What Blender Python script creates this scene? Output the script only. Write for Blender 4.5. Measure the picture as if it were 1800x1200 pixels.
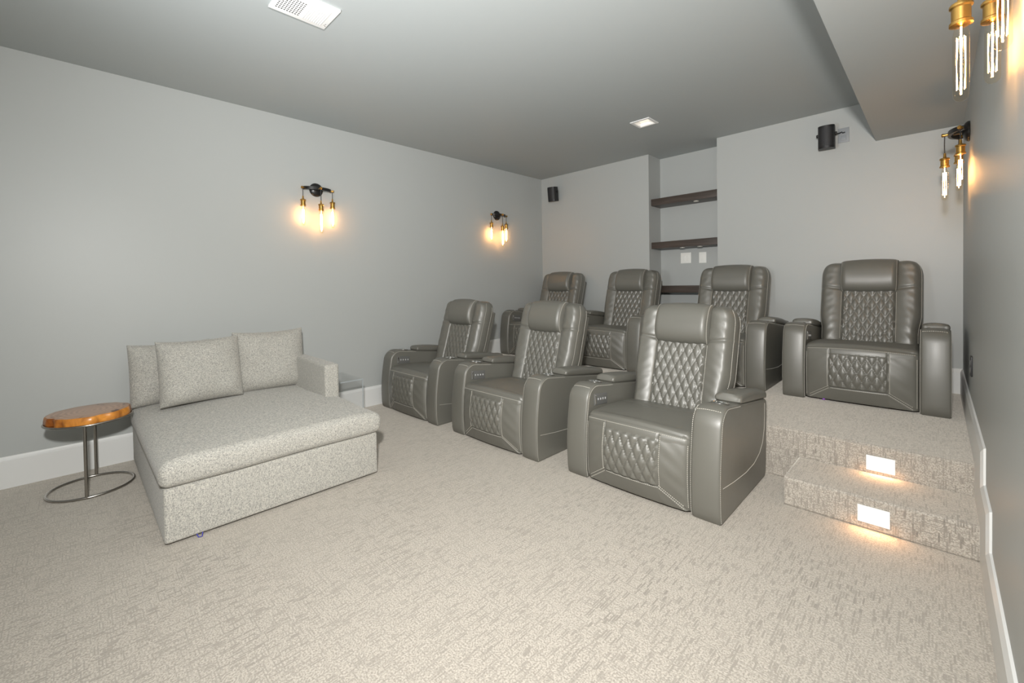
import bpy, bmesh, math, random
import numpy as np
from mathutils import Matrix, Vector

# ------------------------------------------------------------------ clear
for o in list(bpy.data.objects):
    bpy.data.objects.remove(o)
C = bpy.context.scene.collection
SC = bpy.context.scene
PI = math.pi

# ------------------------------------------------------------------ camera
YAW, PITCH, ROLL = 0.7771, -0.0167, -0.0158
CAM = Vector((4.3445, -5.1007, 1.2796))
FPX, CYPX = 759.18, 512.54
cy_, sy_ = math.cos(YAW), math.sin(YAW)
fw = Vector((-sy_ * math.cos(PITCH), cy_ * math.cos(PITCH), math.sin(PITCH)))
rt = Vector((cy_, sy_, 0.0))
up = rt.cross(fw)
rt2 = math.cos(ROLL) * rt + math.sin(ROLL) * up
up2 = -math.sin(ROLL) * rt + math.cos(ROLL) * up
cam = bpy.data.cameras.new('camera')
camo = bpy.data.objects.new('camera', cam)
C.objects.link(camo)
M = Matrix((rt2, up2, -fw)).transposed().to_4x4()
M.translation = CAM
camo.matrix_world = M
cam.sensor_fit = 'HORIZONTAL'
cam.sensor_width = 36.0
cam.lens = FPX / 1800 * 36.0
cam.shift_x = 0.0
cam.shift_y = -(600 - CYPX) / 1800
cam.clip_start = 0.02
SC.camera = camo

# ------------------------------------------------------------------ world, lights, exposure
w = bpy.data.worlds.new('world')
SC.world = w
w.use_nodes = True
w.node_tree.nodes['Background'].inputs[0].default_value = (0.9, 0.95, 1.0, 1)
w.node_tree.nodes['Background'].inputs[1].default_value = 0.05
SC.view_settings.view_transform = 'Standard'
SC.view_settings.look = 'None'
SC.view_settings.gamma = 1.0
SC.view_settings.use_curve_mapping = False
SC.view_settings.exposure = 0.0
SC.cycles.use_denoising = True
SC.cycles.max_bounces = 8
SC.cycles.diffuse_bounces = 5
SC.cycles.transparent_max_bounces = 16
SC.cycles.sample_clamp_indirect = 4.0


def add_light(name, kind, loc, energy, color=(1, 1, 1), size=0.1, target=None, **kw):
    l = bpy.data.lights.new(name, kind)
    l.energy = energy
    l.color = color
    if kind == 'AREA':
        l.shape = 'DISK'
        l.size = size
    else:
        l.shadow_soft_size = size
    for k, v in kw.items():
        setattr(l, k, v)
    o = bpy.data.objects.new(name, l)
    o.location = loc
    if target is not None:
        o.rotation_euler = (Vector(target) - Vector(loc)).to_track_quat('-Z', 'Y').to_euler()
    C.objects.link(o)
    return o


# the photographer's strobe beside the camera, and its bounce off the ceiling behind it
add_light('flash_strobe', 'SPOT', (4.34, -5.20, 1.87), 545, (1.0, 0.985, 0.95), 0.07, target=(1.6, -2.1, 1.25),
          spot_size=2.8, spot_blend=0.95)
add_light('flash_bounce', 'SPOT', (2.9, -5.4, 1.3), 205, (0.95, 0.98, 1.0), 0.15, target=(2.6, -3.9, 2.883),
          spot_size=2.3, spot_blend=1.0)

# ------------------------------------------------------------------ room constants
H, W, HB, S = 2.883, 4.4985, 0.206, 0.1615
P = 2 * S
XN1, XN2, ND = 1.765, 2.585, 0.318
XS, HS = 3.954, 2.519
YU, YL, XL = -1.895, -2.28, 3.72
YF = -6.4


# ------------------------------------------------------------------ material helpers
def new_mat(name):
    m = bpy.data.materials.new(name)
    m.use_nodes = True
    nt = m.node_tree
    b = nt.nodes['Principled BSDF']
    return m, nt, b


def N(nt, t, **kw):
    n = nt.nodes.new(t)
    for k, v in kw.items():
        if hasattr(n, k) and not k.startswith('i_'):
            setattr(n, k, v)
    return n


def simple(name, col, rough=0.5, metal=0.0, spec=0.5, bump=0.0, bscale=200.0, var=0.0, vscale=6.0):
    m, nt, b = new_mat(name)
    b.inputs['Base Color'].default_value = (*col, 1)
    b.inputs['Roughness'].default_value = rough
    b.inputs['Metallic'].default_value = metal
    b.inputs['Specular IOR Level'].default_value = spec
    tc = N(nt, 'ShaderNodeTexCoord')
    if bump > 0:
        no = N(nt, 'ShaderNodeTexNoise')
        no.inputs['Scale'].default_value = bscale
        no.inputs['Detail'].default_value = 3
        bu = N(nt, 'ShaderNodeBump')
        bu.inputs['Strength'].default_value = bump
        bu.inputs['Distance'].default_value = 0.002
        nt.links.new(tc.outputs['Object'], no.inputs['Vector'])
        nt.links.new(no.outputs['Fac'], bu.inputs['Height'])
        nt.links.new(bu.outputs['Normal'], b.inputs['Normal'])
    if var > 0:
        n2 = N(nt, 'ShaderNodeTexNoise')
        n2.inputs['Scale'].default_value = vscale
        n2.inputs['Detail'].default_value = 4
        mp = N(nt, 'ShaderNodeMapRange')
        mp.inputs['To Min'].default_value = 1 - var
        mp.inputs['To Max'].default_value = 1 + var
        mx = N(nt, 'ShaderNodeMix', data_type='RGBA', blend_type='MULTIPLY')
        mx.inputs['Factor'].default_value = 1
        mx.inputs['A'].default_value = (*col, 1)
        nt.links.new(tc.outputs['Object'], n2.inputs['Vector'])
        nt.links.new(n2.outputs['Fac'], mp.inputs['Value'])
        nt.links.new(mp.outputs['Result'], mx.inputs['B'])
        nt.links.new(mx.outputs['Result'], b.inputs['Base Color'])
    return m


def emit(name, col, strength):
    m, nt, b = new_mat(name)
    nt.nodes.remove(b)
    e = N(nt, 'ShaderNodeEmission')
    e.inputs['Color'].default_value = (*col, 1)
    e.inputs['Strength'].default_value = strength
    nt.links.new(e.outputs[0], nt.nodes['Material Output'].inputs['Surface'])
    return m


def clear(name, tint, gloss_max=0.5, base=0.03, ior=1.45):
    m, nt, b = new_mat(name)
    nt.nodes.remove(b)
    tr = N(nt, 'ShaderNodeBsdfTransparent')
    tr.inputs['Color'].default_value = (*tint, 1)
    gl = N(nt, 'ShaderNodeBsdfGlossy')
    gl.inputs['Roughness'].default_value = 0.03
    fr = N(nt, 'ShaderNodeFresnel')
    fr.inputs['IOR'].default_value = ior
    mx = N(nt, 'ShaderNodeMixShader')
    ge = N(nt, 'ShaderNodeNewGeometry')
    ou = N(nt, 'ShaderNodeMath', operation='SUBTRACT')          # reflect on entry only
    ou.inputs[0].default_value = 1.0
    nt.links.new(ge.outputs['Backfacing'], ou.inputs[1])
    fm_ = N(nt, 'ShaderNodeMath', operation='MULTIPLY')
    nt.links.new(fr.outputs[0], fm_.inputs[0])
    nt.links.new(ou.outputs[0], fm_.inputs[1])
    nt.links.new(fm_.outputs[0], mx.inputs[0])
    nt.links.new(tr.outputs[0], mx.inputs[1])
    nt.links.new(gl.outputs[0], mx.inputs[2])
    nt.links.new(mx.outputs[0], nt.nodes['Material Output'].inputs['Surface'])
    return m


def carpet_material():
    m, nt, b = new_mat('carpet')
    L = nt.links.new
    tc = N(nt, 'ShaderNodeTexCoord')
    sx = N(nt, 'ShaderNodeSeparateXYZ')
    L(tc.outputs['Object'], sx.inputs[0])

    def math_(op, a, b_=None):
        n = N(nt, 'ShaderNodeMath', operation=op)
        for i, v in enumerate((a, b_)):
            if v is None:
                continue
            if isinstance(v, (int, float)):
                n.inputs[i].default_value = v
            else:
                L(v, n.inputs[i])
        return n.outputs[0]

    u = sx.outputs[0]
    v = math_('ADD', sx.outputs[1], sx.outputs[2])        # runs on down the risers

    def dashes(a, bb, na, nb, thr, seed, wid=0.32):
        # thin dashes running along bb: columns across a, broken at random along bb
        ca = math_('FLOOR', math_('MULTIPLY', a, na))
        fa = math_('FRACT', math_('MULTIPLY', a, na))
        wn0 = N(nt, 'ShaderNodeTexWhiteNoise', noise_dimensions='1D')
        L(math_('ADD', ca, seed), wn0.inputs['W'])
        sh = math_('ADD', math_('MULTIPLY', bb, nb), math_('MULTIPLY', wn0.outputs['Value'], 7.31))
        cb = math_('FLOOR', sh)
        fb = math_('FRACT', sh)
        cv = N(nt, 'ShaderNodeCombineXYZ')
        L(ca, cv.inputs[0]); L(cb, cv.inputs[1]); cv.inputs[2].default_value = seed
        wn = N(nt, 'ShaderNodeTexWhiteNoise', noise_dimensions='3D')
        L(cv.outputs[0], wn.inputs['Vector'])
        on = math_('GREATER_THAN', wn.outputs['Value'], thr)
        inside = math_('LESS_THAN', math_('ABSOLUTE', math_('SUBTRACT', fa, 0.5)), wid)
        ins2 = math_('LESS_THAN', math_('ABSOLUTE', math_('SUBTRACT', fb, 0.5)), 0.46)
        st = math_('ADD', 0.45, math_('MULTIPLY', wn.outputs['Color'], 0.55))
        return math_('MULTIPLY', math_('MULTIPLY', math_('MULTIPLY', on, inside), ins2), st)

    d1 = dashes(u, v, 112.0, 20.0, 0.76, 3.0, 0.34)
    d2 = dashes(v, u, 112.0, 17.0, 0.78, 11.0, 0.26)
    d3 = dashes(u, v, 92.0, 30.0, 0.94, 23.0, 0.45)
    lines = math_('MAXIMUM', math_('MAXIMUM', d1, math_('MULTIPLY', d2, 0.8)), d3)
    # large areas where the pattern is stronger
    nz = N(nt, 'ShaderNodeTexNoise'); nz.inputs['Scale'].default_value = 2.2; nz.inputs['Detail'].default_value = 2
    L(tc.outputs['Object'], nz.inputs['Vector'])
    mr = N(nt, 'ShaderNodeMapRange')
    mr.inputs['From Min'].default_value = 0.3; mr.inputs['From Max'].default_value = 0.7
    mr.inputs['To Min'].default_value = 0.45; mr.inputs['To Max'].default_value = 1.0
    L(nz.outputs['Fac'], mr.inputs['Value'])
    # tufts
    tuft = N(nt, 'ShaderNodeTexNoise'); tuft.inputs['Scale'].default_value = 160; tuft.inputs['Detail'].default_value = 2.5
    L(tc.outputs['Object'], tuft.inputs['Vector'])
    ragged = N(nt, 'ShaderNodeMapRange')
    ragged.inputs['From Min'].default_value = 0.33; ragged.inputs['From Max'].default_value = 0.55
    L(tuft.outputs['Fac'], ragged.inputs['Value'])
    fac = math_('MULTIPLY', math_('MULTIPLY', lines, mr.outputs['Result']), ragged.outputs['Result'])
    tr = N(nt, 'ShaderNodeValToRGB')
    tr.color_ramp.elements[0].position = 0.37
    tr.color_ramp.elements[0].color = (0.30, 0.272, 0.236, 1)
    tr.color_ramp.elements[1].position = 0.61
    tr.color_ramp.elements[1].color = (0.51, 0.468, 0.412, 1)
    L(tuft.outputs['Fac'], tr.inputs['Fac'])
    mx = N(nt, 'ShaderNodeMix', data_type='RGBA')
    # the pile lies over on the flat, so the loops show more on the risers
    ge = N(nt, 'ShaderNodeNewGeometry')
    sn = N(nt, 'ShaderNodeSeparateXYZ'); L(ge.outputs['True Normal'], sn.inputs[0])
    pile = math_('SUBTRACT', 0.95, math_('MULTIPLY', math_('ABSOLUTE', sn.outputs[2]), 0.17))
    L(math_('MULTIPLY', fac, pile), mx.inputs['Factor'])
    L(tr.outputs['Color'], mx.inputs['A'])
    mx.inputs['B'].default_value = (0.165, 0.15, 0.13, 1)
    L(mx.outputs['Result'], b.inputs['Base Color'])
    b.inputs['Roughness'].default_value = 0.95
    b.inputs['Specular IOR Level'].default_value = 0.1
    b.inputs['Sheen Weight'].default_value = 0.7
    b.inputs['Sheen Roughness'].default_value = 0.45
    b.inputs['Sheen Tint'].default_value = (0.95, 0.90, 0.82, 1)
    hgt = math_('SUBTRACT', math_('MULTIPLY', tuft.outputs['Fac'], 1.0), math_('MULTIPLY', lines, 0.5))
    bu = N(nt, 'ShaderNodeBump')
    bu.inputs['Strength'].default_value = 0.5
    bu.inputs['Distance'].default_value = 0.004
    L(hgt, bu.inputs['Height'])
    L(bu.outputs['Normal'], b.inputs['Normal'])
    return m


def tweed_material():
    m, nt, b = new_mat('tweed')
    L = nt.links.new
    tc = N(nt, 'ShaderNodeTexCoord')
    cols = []
    for k, sc in enumerate(((90, 90, 380), (380, 380, 90), (260, 260, 260))):
        mp = N(nt, 'ShaderNodeMapping')
        mp.inputs['Scale'].default_value = sc
        L(tc.outputs['Object'], mp.inputs['Vector'])
        n = N(nt, 'ShaderNodeTexNoise')
        n.inputs['Scale'].default_value = 1.0
        n.inputs['Detail'].default_value = 2
        L(mp.outputs[0], n.inputs['Vector'])
        cols.append(n.outputs['Fac'])
    a = N(nt, 'ShaderNodeMath', operation='ADD'); L(cols[0], a.inputs[0]); L(cols[1], a.inputs[1])
    a2 = N(nt, 'ShaderNodeMath', operation='ADD'); L(a.outputs[0], a2.inputs[0]); L(cols[2], a2.inputs[1])
    d = N(nt, 'ShaderNodeMath', operation='DIVIDE'); L(a2.outputs[0], d.inputs[0]); d.inputs[1].default_value = 3
    r = N(nt, 'ShaderNodeValToRGB')
    e = r.color_ramp.elements
    e[0].position = 0.38; e[0].color = (0.20, 0.20, 0.19, 1)
    e[1].position = 0.60; e[1].color = (0.58, 0.56, 0.50, 1)
    k = e.new(0.48); k.color = (0.375, 0.365, 0.335, 1)
    L(d.outputs[0], r.inputs['Fac'])
    L(r.outputs['Color'], b.inputs['Base Color'])
    b.inputs['Roughness'].default_value = 0.9
    b.inputs['Specular IOR Level'].default_value = 0.15
    b.inputs['Sheen Weight'].default_value = 0.2
    bu = N(nt, 'ShaderNodeBump')
    bu.inputs['Strength'].default_value = 0.35
    bu.inputs['Distance'].default_value = 0.003
    L(d.outputs[0], bu.inputs['Height'])
    L(bu.outputs['Normal'], b.inputs['Normal'])
    return m


def leather_material(name, col, rough):
    m, nt, b = new_mat(name)
    L = nt.links.new
    tc = N(nt, 'ShaderNodeTexCoord')
    v = N(nt, 'ShaderNodeTexVoronoi'); v.inputs['Scale'].default_value = 420
    L(tc.outputs['Object'], v.inputs['Vector'])
    n = N(nt, 'ShaderNodeTexNoise'); n.inputs['Scale'].default_value = 7; n.inputs['Detail'].default_value = 5
    L(tc.outputs['Object'], n.inputs['Vector'])
    mr = N(nt, 'ShaderNodeMapRange')
    mr.inputs['To Min'].default_value = rough - 0.06; mr.inputs['To Max'].default_value = rough + 0.06
    L(n.outputs['Fac'], mr.inputs['Value'])
    L(mr.outputs['Result'], b.inputs['Roughness'])
    b.inputs['Base Color'].default_value = (*col, 1)
    b.inputs['Specular IOR Level'].default_value = 1.0
    b.inputs['Coat Weight'].default_value = 0.12
    b.inputs['Coat Roughness'].default_value = 0.28
    ad = N(nt, 'ShaderNodeMath', operation='MULTIPLY_ADD')
    L(n.outputs['Fac'], ad.inputs[0]); ad.inputs[1].default_value = 3.0
    L(v.outputs['Distance'], ad.inputs[2])
    bu = N(nt, 'ShaderNodeBump')
    bu.inputs['Strength'].default_value = 0.12
    bu.inputs['Distance'].default_value = 0.002
    L(ad.outputs[0], bu.inputs['Height'])
    L(bu.outputs['Normal'], b.inputs['Normal'])
    return m


def wood_material(name, c1, c2, scale=(3, 30, 30), rough=0.45):
    m, nt, b = new_mat(name)
    L = nt.links.new
    tc = N(nt, 'ShaderNodeTexCoord')
    mp = N(nt, 'ShaderNodeMapping'); mp.inputs['Scale'].default_value = scale
    L(tc.outputs['Object'], mp.inputs['Vector'])
    n = N(nt, 'ShaderNodeTexNoise'); n.inputs['Scale'].default_value = 1.5; n.inputs['Detail'].default_value = 6
    n.inputs['Distortion'].default_value = 0.6
    L(mp.outputs[0], n.inputs['Vector'])
    r = N(nt, 'ShaderNodeValToRGB')
    r.color_ramp.elements[0].position = 0.3; r.color_ramp.elements[0].color = (*c1, 1)
    r.color_ramp.elements[1].position = 0.7; r.color_ramp.elements[1].color = (*c2, 1)
    L(n.outputs['Fac'], r.inputs['Fac'])
    L(r.outputs['Color'], b.inputs['Base Color'])
    b.inputs['Roughness'].default_value = rough
    return m


def slab_material():
    """live-edge slice: pinkish brown growth rings with knots, orange raw rim below the top"""
    m, nt, b = new_mat('wood_slice')
    L = nt.links.new
    tc = N(nt, 'ShaderNodeTexCoord')
    w_ = N(nt, 'ShaderNodeTexWave', wave_type='RINGS', rings_direction='Z')
    w_.inputs['Scale'].default_value = 11; w_.inputs['Distortion'].default_value = 5
    w_.inputs['Detail'].default_value = 3; w_.inputs['Detail Scale'].default_value = 2
    L(tc.outputs['Object'], w_.inputs['Vector'])
    r = N(nt, 'ShaderNodeValToRGB')
    r.color_ramp.elements[0].color = (0.38, 0.215, 0.135, 1)
    r.color_ramp.elements[1].color = (0.52, 0.325, 0.215, 1)
    L(w_.outputs['Fac'], r.inputs['Fac'])
    n = N(nt, 'ShaderNodeTexNoise'); n.inputs['Scale'].default_value = 13; n.inputs['Detail'].default_value = 3
    L(tc.outputs['Object'], n.inputs['Vector'])
    k = N(nt, 'ShaderNodeValToRGB')
    k.color_ramp.elements[0].position = 0.64; k.color_ramp.elements[0].color = (0, 0, 0, 1)
    k.color_ramp.elements[1].position = 0.70; k.color_ramp.elements[1].color = (1, 1, 1, 1)
    L(n.outputs['Fac'], k.inputs['Fac'])
    mx = N(nt, 'ShaderNodeMix', data_type='RGBA')
    L(k.outputs['Color'], mx.inputs['Factor']); L(r.outputs['Color'], mx.inputs['A'])
    mx.inputs['B'].default_value = (0.10, 0.035, 0.012, 1)
    L(mx.outputs['Result'], b.inputs['Base Color'])
    b.inputs['Roughness'].default_value = 0.28
    return m


MAT = {}
MAT['wall'] = simple('wall_paint', (0.452, 0.468, 0.460), 0.42, spec=0.3, bump=0.05, bscale=160)
MAT['ceiling'] = simple('ceiling_paint', (0.44, 0.468, 0.468), 0.6, spec=0.25, bump=0.04, bscale=160)
MAT['trim'] = simple('white_trim_paint', (0.76, 0.765, 0.755), 0.3, bump=0.02, bscale=30)
MAT['carpet'] = carpet_material()
MAT['tweed'] = tweed_material()
MAT['leather'] = leather_material('grey_leather', (0.138, 0.134, 0.115), 0.46)
MAT['thread'] = simple('light_thread', (0.56, 0.535, 0.475), 0.7)
MAT['black'] = simple('black_plastic', (0.012, 0.012, 0.013), 0.45)
MAT['blackmetal'] = simple('black_metal', (0.012, 0.012, 0.012), 0.32, bump=0.05, bscale=300)
MAT['grille'] = simple('speaker_cloth', (0.018, 0.018, 0.02), 0.5, bump=0.5, bscale=600)
MAT['chrome'] = simple('chrome', (0.75, 0.74, 0.72), 0.12, metal=1)
MAT['steel'] = simple('brushed_steel', (0.42, 0.40, 0.37), 0.24, metal=1, bump=0.05, bscale=400)
MAT['brass'] = simple('brass', (0.62, 0.36, 0.10), 0.28, metal=1, bump=0.04, bscale=200)
MAT['cord'] = simple('cord', (0.05, 0.05, 0.05), 0.7)
MAT['dark'] = simple('dark_underside', (0.02, 0.019, 0.018), 0.8)
MAT['panel'] = simple('panel_grey', (0.14, 0.14, 0.135), 0.35)
MAT['icon'] = simple('pale_print', (0.5, 0.5, 0.5), 0.4)
MAT['shelfwood'] = wood_material('shelf_veneer', (0.045, 0.034, 0.028), (0.085, 0.065, 0.055), (2, 26, 26), 0.4)
MAT['slab'] = slab_material()
MAT['bark'] = wood_material('slab_rim', (0.22, 0.05, 0.008), (0.95, 0.40, 0.07), (8, 8, 5), 0.3)
MAT['whiteplastic'] = simple('white_plastic', (0.9, 0.9, 0.86), 0.35)
MAT['whitemetal'] = simple('white_metal', (0.9, 0.9, 0.89), 0.4)
MAT['hole'] = simple('hole_dark', (0.03, 0.03, 0.03), 0.8)
MAT['greyplate'] = simple('grey_plate', (0.30, 0.32, 0.34), 0.45)
MAT['glass'] = clear('bulb_glass', (1.0, 0.965, 0.90))
MAT['acrylic'] = clear('clear_acrylic', (0.992, 0.994, 0.995), ior=1.33)
MAT['acryledge'] = simple('acrylic_edge', (0.42, 0.46, 0.48), 0.15)
MAT['filament'] = emit('filament_glow', (1.0, 0.50, 0.17), 62.0)
MAT['steplens'] = emit('step_lens', (1.0, 0.97, 0.92), 1.2)
MAT['downlens'] = emit('downlight_lens', (1.0, 0.90, 0.74), 1.1)
MAT['puck'] = simple('puck_lens', (0.6, 0.58, 0.52), 0.3)
MAT['purple'] = emit('purple_led', (0.45, 0.12, 0.8), 0.7)
MAT['bluetag'] = simple('blue_tag', (0.06, 0.06, 0.35), 0.6)


# ------------------------------------------------------------------ mesh helpers
class MB:
    def __init__(s):
        s.v = []
        s.f = []

    def add(s, v, f):
        n = len(s.v)
        s.v += [tuple(map(float, p)) for p in v]
        s.f += [tuple(int(i) + n for i in q) for q in f]
        return s

    def xform(s, M):
        s.v = [tuple(M @ Vector(p)) for p in s.v]
        return s

    def box(s, x0, x1, y0, y1, z0, z1):
        v = [(x0, y0, z0), (x1, y0, z0), (x1, y1, z0), (x0, y1, z0), (x0, y0, z1), (x1, y0, z1), (x1, y1, z1), (x0, y1, z1)]
        return s.add(v, [(0, 3, 2, 1), (4, 5, 6, 7), (0, 1, 5, 4), (1, 2, 6, 5), (2, 3, 7, 6), (3, 0, 4, 7)])

    def rbox(s, x0, x1, y0, y1, z0, z1, r, n=3, m=1, disp=None):
        """rounded box: n rings on the edge radius, m cells on the flats"""
        def axis(a, b):
            out = []
            for i in range(n + 1):
                t = i / n * PI / 2
                out.append((a + r, -math.cos(t), math.sin(t)))
            for i in range(1, m):
                out.append((a + r + (b - a - 2 * r) * i / m, 0, 1))
            for i in range(n + 1):
                t = i / n * PI / 2
                out.append((b - r, math.sin(t), math.cos(t)))
            return out
        # cube faces as grids, projected onto inner box + r * unit
        lo = np.array([x0 + r, y0 + r, z0 + r]); hi = np.array([x1 - r, y1 - r, z1 - r])

        def params(a, b):
            ps = [-1 + 0.0] 
            e = [(-1 + i / n * 0.0) for i in range(0)]
            out = []
            for i in range(n):
                out.append(('lo', math.tan((1 - i / n) * PI / 4)))
            for i in range(m + 1):
                out.append(('mid', i / m))
            for i in range(1, n + 1):
                out.append(('hi', math.tan(i / n * PI / 4)))
            return out
        pr_ = params(0, 1)
        K = len(pr_)
        key = {}
        verts = []
        faces = []

        def pt(ax, sgn, i, j):
            a1, a2 = (ax + 1) % 3, (ax + 2) % 3
            base = [0, 0, 0]; d = [0, 0, 0]
            base[ax] = hi[ax] if sgn > 0 else lo[ax]; d[ax] = sgn
            for a, idx in ((a1, i), (a2, j)):
                k, t = pr_[idx]
                if k == 'lo':
                    base[a] = lo[a]; d[a] = -t
                elif k == 'hi':
                    base[a] = hi[a]; d[a] = t
                else:
                    base[a] = lo[a] + (hi[a] - lo[a]) * t; d[a] = 0
            l = math.sqrt(sum(q * q for q in d))
            p = tuple(base[q] + d[q] / l * r for q in range(3))
            kk = tuple(round(q, 6) for q in p)
            if kk not in key:
                key[kk] = len(verts)
                verts.append(p)
            return key[kk]
        for ax in range(3):
            for sgn in (-1, 1):
                for i in range(K - 1):
                    for j in range(K - 1):
                        q = [pt(ax, sgn, i, j), pt(ax, sgn, i + 1, j), pt(ax, sgn, i + 1, j + 1), pt(ax, sgn, i, j + 1)]
                        q2 = []
                        for a in q:
                            if a not in q2:
                                q2.append(a)
                        if len(q2) >= 3:
                            faces.append(tuple(q2 if sgn > 0 else q2[::-1]))
        if disp:
            verts = [disp(*p) for p in verts]
        return s.add(verts, faces)

    def lathe(s, prof, n=24, M=None, cap0=True, cap1=True):
        v = []
        f = []
        for r, z in prof:
            for k in range(n):
                a = 2 * PI * k / n
                v.append((r * math.cos(a), r * math.sin(a), z))
        for i in range(len(prof) - 1):
            for k in range(n):
                k2 = (k + 1) % n
                f.append((i * n + k, i * n + k2, (i + 1) * n + k2, (i + 1) * n + k))
        if cap0:
            f.append(tuple(range(n))[::-1])
        if cap1:
            b0 = (len(prof) - 1) * n
            f.append(tuple(b0 + k for k in range(n)))
        if M is not None:
            v = [tuple(M @ Vector(p)) for p in v]
        return s.add(v, f)

    def tube(s, pts, r, n=8, closed=False, flat=1.0):
        pts = [Vector(p) for p in pts]
        K = len(pts)
        rings = []
        ref = None
        for i in range(K):
            if closed:
                t = (pts[(i + 1) % K] - pts[i - 1]).normalized()
            else:
                t = (pts[min(i + 1, K - 1)] - pts[max(i - 1, 0)]).normalized()
            if ref is None:
                ref = Vector((0, 0, 1)) if abs(t.z) < 0.9 else Vector((1, 0, 0))
            b = t.cross(ref).normalized()
            nn = b.cross(t).normalized()
            ref = nn
            rings.append([pts[i] + r * (math.cos(2 * PI * k / n) * b + flat * math.sin(2 * PI * k / n) * nn) for k in range(n)])
        v = [tuple(p) for rg in rings for p in rg]
        f = []
        for i in range(K if closed else K - 1):
            i2 = (i + 1) % K
            for k in range(n):
                k2 = (k + 1) % n
                f.append((i * n + k, i2 * n + k, i2 * n + k2, i * n + k2))
        if not closed:
            f.append(tuple(range(n)))
            f.append(tuple((K - 1) * n + k for k in range(n))[::-1])
        return s.add(v, f)

    def rext(s, prof, x0, x1, r, seg=4, mid=6, crown=0.0, wts=None):
        """extrude a closed (y,z) profile along x with rounded rims; crown swells the middle"""
        pf = np.array(prof, float)
        nx = len(pf)
        e = np.roll(pf, -1, 0) - pf
        nrm = np.stack([e[:, 1], -e[:, 0]], 1)
        nrm /= np.linalg.norm(nrm, axis=1)[:, None] + 1e-9
        nv = nrm + np.roll(nrm, 1, 0)
        nv /= np.linalg.norm(nv, axis=1)[:, None] + 1e-9
        area = 0.5 * np.sum(pf[:, 0] * np.roll(pf[:, 1], -1) - pf[:, 1] * np.roll(pf[:, 0], -1))
        if area < 0:
            nv = -nv
        wt = np.ones(nx) if wts is None else np.array(wts)
        st = []
        for i in range(seg + 1):
            a = i / seg * PI / 2
            st.append((x0 + r * (1 - math.sin(a)) if False else x0 + r * (1 - math.cos(a)), r * (1 - math.sin(a))))
        for i in range(1, mid):
            st.append((x0 + r + (x1 - x0 - 2 * r) * i / mid, 0))
        for i in range(seg, -1, -1):
            a = i / seg * PI / 2
            st.append((x1 - r * (1 - math.cos(a)), r * (1 - math.sin(a))))
        v = []
        for x, ins in st:
            t = (x - (x0 + x1) / 2) / ((x1 - x0) / 2)
            off = (-ins + crown * (1 - t * t) * wt)[:, None] if crown else np.full((nx, 1), -ins)
            q = pf + nv * off
            v += [(x, a, b) for a, b in q]
        f = []
        for i in range(len(st) - 1):
            for k in range(nx):
                k2 = (k + 1) % nx
                f.append((i * nx + k, (i + 1) * nx + k, (i + 1) * nx + k2, i * nx + k2))
        f.append(tuple(range(nx)))
        f.append(tuple((len(st) - 1) * nx + k for k in range(nx))[::-1])
        return s.add(v, f)

    def mesh(s, name, mat, sharp=40):
        me = bpy.data.meshes.new(name)
        me.from_pydata(s.v, [], s.f)
        bm = bmesh.new()
        bm.from_mesh(me)
        bmesh.ops.remove_doubles(bm, verts=bm.verts, dist=1e-6)
        bmesh.ops.recalc_face_normals(bm, faces=bm.faces)
        bm.to_mesh(me)
        bm.free()
        if sharp is not None:
            me.polygons.foreach_set('use_smooth', [True] * len(me.polygons))
            me.set_sharp_from_angle(angle=math.radians(sharp))
        mats = mat if isinstance(mat, (list, tuple)) else [mat]
        for q in mats:
            me.materials.append(MAT[q])
        me.update()
        return me

    def build(s, name, mat, parent=None, sharp=40):
        o = bpy.data.objects.new(name, s.mesh(name, mat, sharp))
        C.objects.link(o)
        if parent is not None:
            o.parent = parent
        return o


def thing(name, label, cat, loc=(0, 0, 0), rz=0.0, group=None):
    o = bpy.data.objects.new(name, None)
    o.empty_display_size = 0.1
    o.location = loc
    o.rotation_euler = (0, 0, rz)
    C.objects.link(o)
    o['label'] = label
    o['category'] = cat
    if group:
        o['group'] = group
    return o


def dup(root, loc, label, rz=None):
    r = root.copy()
    C.objects.link(r)
    r.location = loc
    if rz is not None:
        r.rotation_euler = (0, 0, rz)
    r['label'] = label
    for ch in list(root.children):
        c = ch.copy()
        C.objects.link(c)
        c.parent = r
        for g in list(ch.children):
            d = g.copy()
            C.objects.link(d)
            d.parent = c
    return r


def struct(o, label=None):
    o['kind'] = 'structure'
    if label:
        o['label'] = label
    return o


# ================================================================== SETTING
T = 0.12
fl = MB()
fl.box(-T, W + T, YF - T, YU, -0.1, 0)                       # main floor
fl.box(-T, W + T, YU, ND + T + 0.1, -0.1, P)                 # platform
fl.box(XL, W + T, YL, YU, 0, S)                              # half step
me_ = fl
o = MB().add(me_.v, me_.f).build('floor', 'carpet', sharp=30)
struct(o, 'beige patterned carpet over floor, step and raised platform')
bv = o.modifiers.new('nosing', 'BEVEL'); bv.width = 0.012; bv.segments = 3; bv.limit_method = 'ANGLE'; bv.angle_limit = 1.2

# ceiling with a square hole for the recessed light, and the dropped soffit on the right
LX, LY, LH = 2.25, -1.04, 0.083
cb = MB()
cb.box(-T, LX - LH, YF - T, ND + T + 0.1, H, H + 0.12)
cb.box(LX + LH, W + T, YF - T, ND + T + 0.1, H, H + 0.12)
cb.box(LX - LH, LX + LH, YF - T, LY - LH, H, H + 0.12)
cb.box(LX - LH, LX + LH, LY + LH, ND + T + 0.1, H, H + 0.12)
cb.box(XS, W + T, YF - T, 0.0, HS, H)
struct(cb.build('ceiling', 'ceiling', sharp=20), 'grey ceiling with dropped soffit on the right')

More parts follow.
